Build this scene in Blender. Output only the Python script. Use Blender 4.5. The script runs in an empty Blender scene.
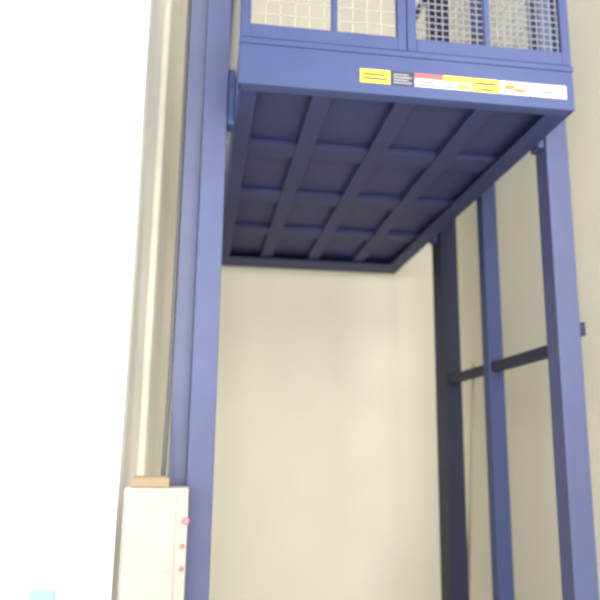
import bpy, bmesh, math
from mathutils import Vector, Matrix
scene = bpy.context.scene
col = scene.collection
try:
    scene.view_settings.view_transform = 'Standard'
except Exception: pass

# ---------------- materials ----------------
def mat(name, color, rough=0.5, metal=0.0, var=0.05, scale=6.0, bump=0.0, emis=None, estr=0.0, bscale=80):
    m = bpy.data.materials.new(name); m.use_nodes = True
    nt = m.node_tree; b = nt.nodes["Principled BSDF"]
    tc = nt.nodes.new("ShaderNodeTexCoord")
    nz = nt.nodes.new("ShaderNodeTexNoise"); nz.inputs["Scale"].default_value = scale; nz.inputs["Detail"].default_value = 6
    nt.links.new(tc.outputs["Object"], nz.inputs["Vector"])
    cr = nt.nodes.new("ShaderNodeValToRGB")
    cr.color_ramp.elements[0].position = 0.3; cr.color_ramp.elements[1].position = 0.7
    cr.color_ramp.elements[0].color = (*[c*(1-var) for c in color], 1)
    cr.color_ramp.elements[1].color = (*[min(1, c*(1+var)) for c in color], 1)
    nt.links.new(nz.outputs["Fac"], cr.inputs["Fac"])
    nt.links.new(cr.outputs["Color"], b.inputs["Base Color"])
    b.inputs["Roughness"].default_value = rough
    b.inputs["Metallic"].default_value = metal
    b.inputs["Specular IOR Level"].default_value = 0.3
    if bump > 0:
        n2 = nt.nodes.new("ShaderNodeTexNoise"); n2.inputs["Scale"].default_value = bscale
        nt.links.new(tc.outputs["Object"], n2.inputs["Vector"])
        bp = nt.nodes.new("ShaderNodeBump"); bp.inputs["Strength"].default_value = bump; bp.inputs["Distance"].default_value = 0.01
        nt.links.new(n2.outputs["Fac"], bp.inputs["Height"]); nt.links.new(bp.outputs["Normal"], b.inputs["Normal"])
    if emis:
        b.inputs["Emission Color"].default_value = (*emis, 1); b.inputs["Emission Strength"].default_value = estr
    return m
M = {}
M['blue'] = mat("blue_paint", (0.042, 0.059, 0.155), 0.55, bump=0.05)
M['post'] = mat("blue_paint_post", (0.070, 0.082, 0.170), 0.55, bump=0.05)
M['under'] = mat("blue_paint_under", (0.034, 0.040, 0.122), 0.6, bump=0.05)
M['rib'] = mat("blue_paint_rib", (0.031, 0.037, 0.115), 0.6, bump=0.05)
M['dark'] = mat("dark_blue_and_shade", (0.020, 0.023, 0.052), 0.6)  # dark brace colour; on the rear posts it also holds their shade
M['channel'] = mat("channel_paint", (0.078, 0.088, 0.15), 0.6)
M['wire'] = mat("wire_grey", (0.20, 0.21, 0.25), 0.5, 0.0)
M['wire_pale'] = mat("wire_pale", (0.36, 0.36, 0.34), 0.5, 0.0)
M['cream'] = mat("cream_plaster", (0.76, 0.725, 0.605), 0.9, var=0.03, scale=1.5, bump=0.15, bscale=30)
M['white'] = mat("white_plaster", (0.90, 0.90, 0.89), 0.9, var=0.02, bump=0.1, bscale=30)
M['reveal'] = mat("pale_plaster", (0.93, 0.91, 0.83), 0.9, var=0.02, bump=0.1, bscale=30)
M['floor'] = mat("grey_concrete", (0.62, 0.61, 0.58), 0.7, var=0.10, scale=3, bump=0.2)
M['box'] = mat("cream_enamel", (0.36, 0.355, 0.31), 0.55, var=0.03)
M['tan'] = mat("tan_wood", (0.27, 0.205, 0.125), 0.7, scale=20)
M['grey'] = mat("grey_plastic", (0.86, 0.83, 0.74), 0.6)
M['cable'] = mat("cable_rubber", (0.07, 0.07, 0.075), 0.6)
M['brown'] = mat("grey_wood", (0.34, 0.30, 0.23), 0.8, scale=20)
M['yellow'] = mat("sticker_yellow", (0.60, 0.54, 0.05), 0.5, var=0.03)
M['black'] = mat("sticker_black", (0.035, 0.035, 0.06), 0.5)
M['red'] = mat("sticker_red", (0.38, 0.09, 0.09), 0.5)
M['swhite'] = mat("sticker_white", (0.47, 0.47, 0.49), 0.5, var=0.02)
M['orange'] = mat("sticker_orange", (0.58, 0.16, 0.05), 0.5)
M['led'] = mat("red_lamp", (0.5, 0.02, 0.03), 0.3, emis=(1, 0.09, 0.09), estr=3.2)
M['led2'] = mat("dim_red_lamp", (0.35, 0.14, 0.13), 0.4, emis=(1, 0.1, 0.12), estr=0.05)
M['teal'] = mat("teal_enamel", (0.24, 0.38, 0.34), 0.5)

# ---------------- helpers ----------------
WORLD = {}
def place(ob, world, parent=None):
    WORLD[ob.name] = Vector(world)
    if parent:
        ob.parent = parent
        ob.location = Vector(world) - WORLD[parent.name]
    else:
        ob.location = world

def empty(name, world, label, cat):
    e = bpy.data.objects.new(name, None); col.objects.link(e)
    e.empty_display_size = 0.2
    place(e, world); e["label"] = label; e["category"] = cat
    return e

def boxes(name, parts, parent=None, bevel=0.004, mats=('blue',), kind=None, label=None):
    """parts: list of (x0,x1,y0,y1,z0,z1[,mat index]) in world coords -> one mesh"""
    mn = Vector([min(p[i] for p in parts) for i in (0, 2, 4)])
    mx = Vector([max(p[i] for p in parts) for i in (1, 3, 5)])
    c = (mn + mx) / 2
    bm = bmesh.new()
    for p in parts:
        before = set(bm.faces)
        r = bmesh.ops.create_cube(bm, size=1)
        for v in r['verts']:
            v.co = Vector((p[0] + (v.co.x + .5) * (p[1] - p[0]), p[2] + (v.co.y + .5) * (p[3] - p[2]),
                           p[4] + (v.co.z + .5) * (p[5] - p[4]))) - c
        if len(p) > 6:
            for f in bm.faces:
                if f not in before: f.material_index = p[6]
    me = bpy.data.meshes.new(name); bm.to_mesh(me); bm.free()
    ob = bpy.data.objects.new(name, me); col.objects.link(ob)
    for k in mats: me.materials.append(M[k])
    if bevel:
        b = ob.modifiers.new("bevel", 'BEVEL'); b.width = bevel; b.segments = 2; b.limit_method = 'ANGLE'
    place(ob, c, parent)
    if kind: ob["kind"] = kind
    if label: ob["label"] = label
    return ob

def cyl(name, a, b, r, m, parent=None, seg=20, bevel=0.0):
    a, b = Vector(a), Vector(b); d = b - a
    bm = bmesh.new()
    bmesh.ops.create_cone(bm, cap_ends=True, segments=seg, radius1=r, radius2=r, depth=d.length)
    bm.transform(d.to_track_quat('Z', 'Y').to_matrix().to_4x4())
    me = bpy.data.meshes.new(name); bm.to_mesh(me); bm.free()
    for f in me.polygons: f.use_smooth = len(f.vertices) == 4
    me.materials.append(M[m])
    ob = bpy.data.objects.new(name, me); col.objects.link(ob)
    place(ob, (a + b) / 2, parent)
    if bevel:
        bv = ob.modifiers.new("bevel", 'BEVEL'); bv.width = bevel; bv.segments = 2; bv.limit_method = 'ANGLE'
    return ob

def tube(name, pts, r, m, parent=None):
    pts = [Vector(p) for p in pts]; path = []
    for i in range(len(pts) - 1):
        p0 = pts[max(0, i-1)]; p1 = pts[i]; p2 = pts[i+1]; p3 = pts[min(len(pts)-1, i+2)]
        for k in range(8):
            t = k / 8
            path.append(0.5*((2*p1)+(p2-p0)*t+(2*p0-5*p1+4*p2-p3)*t*t+(3*p1-p0-3*p2+p3)*t**3))
    path.append(pts[-1])
    c = sum(path, Vector()) / len(path)
    bm = bmesh.new(); rings = []
    for i, p in enumerate(path):
        d = (path[min(i+1, len(path)-1)] - path[max(i-1, 0)]).normalized()
        a = d.cross(Vector((0, 1, 0.01))).normalized(); b = d.cross(a)
        rings.append([bm.verts.new(p - c + a*r*math.cos(q*math.pi/5) + b*r*math.sin(q*math.pi/5)) for q in range(10)])
    for r0, r1 in zip(rings, rings[1:]):
        for q in range(10):
            f = bm.faces.new((r0[q], r0[(q+1) % 10], r1[(q+1) % 10], r1[q])); f.smooth = True
    bm.faces.new(rings[0]); bm.faces.new(rings[-1])
    bmesh.ops.recalc_face_normals(bm, faces=bm.faces)
    me = bpy.data.meshes.new(name); bm.to_mesh(me); bm.free(); me.materials.append(M[m])
    ob = bpy.data.objects.new(name, me); col.objects.link(ob); place(ob, c, parent)
    return ob

# ---------------- setting ----------------
H = 7.2
boxes("floor", [(-5, 2.45, -3, 6.75, -0.1, 0)], bevel=0, mats=('floor',), kind="structure")
boxes("wall_back", [(-0.5, 2.45, 6.6, 6.75, 0, H)], bevel=0, mats=('cream',), kind="structure")
boxes("wall_right", [(2.3, 2.45, -3, 6.6, 0, H)], bevel=0, mats=('cream',), kind="structure")
boxes("wall_left", [(-0.5, -0.35, 3.5, 6.6, 0, H)], bevel=0.006, mats=('reveal',), kind="structure")
boxes("wall_front", [(-5, -0.5, 3.5, 3.65, 0, H)], bevel=0, mats=('white',), kind="structure")
boxes("ceiling", [(-5, 2.45, 3.5, 6.75, H, H + 0.1)], bevel=0, mats=('white',), kind="structure")

# ---------------- lift tower (fixed posts + braces) ----------------
TOP = 6.6
frame = empty("lift_tower", (0.92, 4.35, 0), "blue steel guide posts with cross braces standing against the cream wall", "lift tower")
def post(x0, x1, y0, y1, m):
    return boxes("post", [(x0, x1, y0, y1, 0.012, TOP), (x0 - .04, x1 + .04, y0 - .04, y1 + .04, 0, 0.012)],
                 frame, 0.006, (m,))
post(-0.038, 0.082, 3.38, 3.50, 'post')
post(1.80, 1.925, 3.38, 3.51, 'post')
p = post(1.80, 1.93, 5.10, 5.32, 'dark'); p["label"] = "blue rear post, shade put into its dark navy colour"  # shade of the rear post is put into its darker colour
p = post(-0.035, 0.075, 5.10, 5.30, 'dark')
post(1.81, 1.91, 4.30, 4.40, 'blue')
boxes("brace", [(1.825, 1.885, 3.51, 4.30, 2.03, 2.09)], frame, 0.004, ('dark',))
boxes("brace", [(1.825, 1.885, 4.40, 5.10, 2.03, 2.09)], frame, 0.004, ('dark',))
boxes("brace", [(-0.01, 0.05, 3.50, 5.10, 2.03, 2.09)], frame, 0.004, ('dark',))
boxes("bracket", [(1.925, 1.965, 3.40, 3.48, 2.12, 2.19)], frame, 0.004, ('dark',), label="dark steel wall bracket stub")
boxes("cable_channel", [(-0.125, -0.040, 3.42, 3.50, 0.0, TOP)], frame, 0.005, ('channel',), label="dark navy cable channel")
boxes("top_beam", [(-0.035, 1.91, 3.38, 3.50, TOP, TOP + .12)], frame, 0.006, ('blue',))
boxes("top_beam", [(-0.035, 1.91, 5.14, 5.30, TOP, TOP + .12)], frame, 0.006, ('blue',))

# ---------------- lift car ----------------
X0, X1, Y0, Y1, ZB, ZD = 0.12, 1.76, 3.0, 6.3, 3.16, 3.365
car = empty("lift_car", (0.94, 4.65, ZB), "raised blue steel goods lift platform with wire mesh cage and gates", "goods lift")
t = 0.012
pf = boxes("platform_frame", [
    (X0, X1, Y0, Y0 + t, ZB, ZD), (X0, X1, Y0 + t, Y0 + .07, ZB, ZB + t),
    (X0, X1, Y1 - t, Y1, ZB, ZD), (X0, X1, Y1 - .30, Y1 - t, ZB, ZB + t, 1),
    (X0, X0 + t, Y0 + t, Y1 - t, ZB, ZD), (X0 + t, X0 + .09, Y0 + .07, Y1 - .30, ZB, ZB + t, 1),
    (X1 - t, X1, Y0 + t, Y1 - t, ZB, ZD), (X1 - .12, X1 - t, Y0 + .07, Y1 - .30, ZB, ZB + t, 1),
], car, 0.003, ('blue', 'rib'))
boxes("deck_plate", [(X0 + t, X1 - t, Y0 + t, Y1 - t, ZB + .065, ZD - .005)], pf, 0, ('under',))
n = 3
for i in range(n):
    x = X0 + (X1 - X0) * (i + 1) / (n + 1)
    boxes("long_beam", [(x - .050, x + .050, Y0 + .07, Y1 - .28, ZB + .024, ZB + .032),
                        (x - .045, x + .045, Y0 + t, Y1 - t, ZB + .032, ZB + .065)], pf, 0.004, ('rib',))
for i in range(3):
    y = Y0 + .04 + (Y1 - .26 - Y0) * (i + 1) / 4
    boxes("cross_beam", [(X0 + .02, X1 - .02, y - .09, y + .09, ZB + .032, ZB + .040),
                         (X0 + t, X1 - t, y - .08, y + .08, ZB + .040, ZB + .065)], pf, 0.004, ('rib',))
boxes("sill", [(X0 - .004, X1 + .004, Y0 - .006, Y0 + .05, ZD, ZD + .03)], car, 0.004, ('blue',))
for yy in (3.39, 5.16):
    for (xa, xb) in ((0.084, 0.119), (1.761, 1.795)):
        boxes("guide_shoe", [(xa, xb, yy, yy + .1, ZB - .02, ZB + .25), (xa, xb, yy + .02, yy + .08, ZB + .25, ZB + .3)], car, 0.005, ('blue',))
CT = 5.3
def wires(name, axis, fixed, a0, a1, z0, z1, step, parent, r=0.002, m='wire'):
    P = []
    k = a0 + step
    while k < a1 - .005:
        P.append((k - r, k + r, fixed - r, fixed + r, z0, z1) if axis == 'x' else (fixed - r, fixed + r, k - r, k + r, z0, z1)); k += step
    k = z0 + step
    while k < z1 - .005:
        P.append((a0, a1, fixed - r, fixed + r, k - r, k + r) if axis == 'x' else (fixed - r, fixed + r, a0, a1, k - r, k + r)); k += step
    return boxes(name, P, parent, 0, (m,))
zb = ZD + .035
for gi, (xa, xb, xm) in enumerate(((X0 + .002, .918, .566), (.922, X1 - .002, 1.33))):
    s = .045
    g = boxes("gate", [
        (xa, xa + s, Y0, Y0 + .04, zb, CT), (xb - s, xb, Y0, Y0 + .04, zb, CT),
        (xa + s, xb - s, Y0, Y0 + .04, zb, zb + .07), (xa + s, xb - s, Y0, Y0 + .04, CT - .05, CT),
        (xa + s, xb - s, Y0, Y0 + .04, 4.3, 4.35),
        (xm - .014, xm + .014, Y0 + .005, Y0 + .035, zb + .07, CT - .05)], car, 0.003, ('blue',))
    wires("wire_mesh", 'x', Y0 + .02, xa + s, xb - s, zb + .07, CT - .05, 0.07 if gi == 0 else 0.035, g, 0.0015 if gi == 0 else 0.0022, 'wire_pale' if gi == 0 else 'wire')
for x in (X0, X1 - .04):
    sp = boxes("side_panel", [
        (x, x + .04, Y0 + .06, Y0 + .10, ZD, CT), (x, x + .04, Y1 - .04, Y1, ZD, CT),
        (x, x + .04, Y0 + .10, Y1 - .04, ZD, ZD + .05), (x, x + .04, Y0 + .10, Y1 - .04, CT - .05, CT)], car, 0.003, ('blue',))
    wires("wire_mesh", 'y', x + .02, Y0 + .10, Y1 - .04, ZD + .05, CT - .05, 0.15, sp, .0012)
# stickers on apron
S0 = 0.687; px = (1.715 - .687) / 205.0
za, zt = 3.215, 3.285
def sticker(u0, u1, rows, label):
    x0 = S0 + (u0 - 360) * px; x1 = S0 + (u1 - 360) * px
    names = ['swhite', 'yellow', 'black', 'red', 'orange']
    P = []
    yb = Y0 - .0005
    for (fx0, fx1, fz0, fz1, c, lay) in rows:
        P.append((x0 + (x1 - x0) * fx0, x0 + (x1 - x0) * fx1, yb - .0015 - .0008 * lay, yb,
                  za + (zt - za) * fz0, za + (zt - za) * fz1, names.index(c)))
    boxes("warning_sticker", P, car, 0, names, label=label)
def lines(c, n, z0=.15, z1=.85, x0=.1, x1=.9, th=.45):
    out = []
    for i in range(n):
        z = z0 + (z1 - z0) * i / n
        out.append((x0, x1 - (.12 if i % 2 else 0), z, z + (z1 - z0) / n * th, c, 1))
    return out
sticker(360, 389, [(0, 1, 0, 1, 'yellow', 0)] + lines('black', 2, .25, .85), "yellow warning sticker")
sticker(390, 412, [(0, 1, 0, 1, 'black', 0)] + lines('swhite', 4, .15, .95, .1, .9, .22), "black sticker with white lines")
sticker(413, 440, [(0, 1, 0, 1, 'swhite', 0), (0, 1, .62, 1, 'red', 1)] + lines('black', 2, .12, .55), "white warning sticker with red header")
sticker(441, 469, [(0, 1, 0, 1, 'swhite', 0), (0, 1, .55, 1, 'yellow', 1), (.5, .95, .05, .45, 'yellow', 1)] + lines('black', 2, .1, .5, .05, .45), "yellow and white instruction sticker")
sticker(470, 497, [(0, 1, 0, 1, 'yellow', 0)] + lines('black', 1, .55, .9) + lines('black', 1, .1, .45, .3, .8), "yellow sticker with black marking")
sticker(498, 528, [(0, 1, 0, 1, 'swhite', 0), (.15, .5, .35, .7, 'orange', 1), (.5, .85, .2, .5, 'orange', 1), (.2, .7, .75, .9, 'orange', 1)], "white sticker with orange marking")
sticker(529, 566, [(0, 1, 0, 1, 'swhite', 0)] + lines('black', 1, .35, .6, .25, .6), "white sticker")

# ---------------- control box ----------------
cb = empty("control_box", (-.16, 3.27, .78), "cream metal control box with red indicator lamps beside blue post", "control box")
body = boxes("body", [(-.295, -.025, 3.18, 3.378, .78, 1.355)], cb, 0.01, ('box',))
door = boxes("door", [(-.287, -.075, 3.168, 3.18, .80, 1.335)], cb, 0.005, ('box',))
cyl("lock", (-.10, 3.168, 1.02), (-.10, 3.160, 1.02), .007, 'box', door)
cyl("indicator_lamp", (-.032, 3.18, 1.222), (-.032, 3.150, 1.222), .013, 'led', cb, bevel=.003)["label"] = "glowing red indicator lamp"
for z in (1.12, 1.03):
    cyl("indicator_lamp", (-.040, 3.18, z), (-.040, 3.166, z), .009, 'led2', cb, bevel=.002)
tube("cable", [(-.145, 3.35, 1.35), (-.142, 3.37, 1.5), (-.139, 3.42, 1.8), (-.138, 3.44, 2.2), (-.138, 3.45, 3.5), (-.138, 3.45, 5.0), (-.138, 3.45, 6.6)], .011, 'cable', cb)["label"] = "thin dark cable"
tb = boxes("wood_block", [(-.268, -.11, 3.19, 3.32, 1.356, 1.396), (-.258, -.12, 3.20, 3.31, 1.396, 1.401)], bevel=.006, mats=('tan',))
tb["label"] = "tan wooden block lying on the control box"; tb["category"] = "wooden block"
tr = boxes("cable_trunking", [(-.348, -.31, 4.5, 4.75, 0, 7.1), (-.31, -.306, 4.505, 4.745, 0, 7.1)], bevel=.003, mats=('grey',))
tr["label"] = "pale plastic cable trunking running up the side wall"; tr["category"] = "cable trunking"

pl = cyl("wooden_pole", (2.01, 5.42, 0), (1.925, 4.84, 2.15), .012, 'brown')
pl["label"] = "thin brown wooden pole leaning on the steel brace"; pl["category"] = "pole"
tp = boxes("wall_plate", [(-.71, -.59, 3.488, 3.4995, .76, .90), (-.70, -.60, 3.485, 3.488, .77, .89)], bevel=.003, mats=('teal',))
tp["label"] = "small teal plate on the bright white wall"; tp["category"] = "wall plate"

# ---------------- lights ----------------
def area(name, loc, target, size, power, color=(1, 1, 1), sy=None):
    l = bpy.data.lights.new(name, 'AREA'); l.energy = power; l.size = size; l.color = color
    if sy: l.shape = 'RECTANGLE'; l.size_y = sy
    o = bpy.data.objects.new(name, l); col.objects.link(o); o.location = loc
    o.rotation_euler = (Vector(target) - Vector(loc)).to_track_quat('-Z', 'Y').to_euler()
    return o
area("room_light", (0.6, -1.9, 2.6), (1.0, 5.5, 2.4), 4.5, 440, (1, .99, .96))
area("reveal_fill", (2.0, 1.2, 3.2), (-0.35, 4.6, 2.8), 0.8, 75, (1, .98, .93), 3.0)  # unseen lamp added to brighten the left wall reveal
area("shaft_light", (0.9, 4.3, 7.0), (0.9, 4.3, 0), 1.8, 40, (1, .98, .93))
def spot(name, loc, target, power, ang, rad):
    l = bpy.data.lights.new(name, 'SPOT'); l.energy = power; l.spot_size = math.radians(ang); l.spot_blend = .5; l.shadow_soft_size = rad
    o = bpy.data.objects.new(name, l); col.objects.link(o); o.location = loc
    o.rotation_euler = (Vector(target) - Vector(loc)).to_track_quat('-Z', 'Y').to_euler()
spot("wall_fill_spot", (-2.4, 0.2, 2.2), (-2.1, 3.5, 2.2), 700, 75, .3)  # unseen spot added to blow the front wall out to white
spot("wall_fill_spot_high", (-2.4, 0.2, 4.0), (-2.1, 3.5, 4.4), 700, 75, .3)  # second added spot, whitens the wall higher up
lp = bpy.data.lights.new("lamp_glow", 'POINT'); lp.energy = .6; lp.color = (1, .09, .10); lp.shadow_soft_size = .01
lo = bpy.data.objects.new("lamp_glow", lp); col.objects.link(lo); lo.location = (-.026, 3.11, 1.222)
w = bpy.data.worlds.new("world"); scene.world = w; w.use_nodes = True
w.node_tree.nodes["Background"].inputs[0].default_value = (0.98, 0.98, 1, 1)
w.node_tree.nodes["Background"].inputs[1].default_value = 1.15

# ---------------- camera ----------------
cam = bpy.data.cameras.new("camera"); co = bpy.data.objects.new("camera", cam); col.objects.link(co)
cam.sensor_width = 36; cam.lens = 42.9
yaw, pitch, roll = math.radians(7.9), math.radians(12.2), math.radians(0.78)
F = Vector((math.sin(yaw) * math.cos(pitch), math.cos(yaw) * math.cos(pitch), math.sin(pitch)))
R = Vector((math.cos(yaw), -math.sin(yaw), 0)); U = R.cross(F)
R2 = R * math.cos(roll) + U * math.sin(roll)
U2 = U * math.cos(roll) - R * math.sin(roll)
co.matrix_world = Matrix(((R2.x, U2.x, -F.x, 0), (R2.y, U2.y, -F.y, 0), (R2.z, U2.z, -F.z, 1.5), (0, 0, 0, 1)))
cam.dof.use_dof = True; cam.dof.focus_distance = 2.0; cam.dof.aperture_fstop = 2.5
scene.camera = co
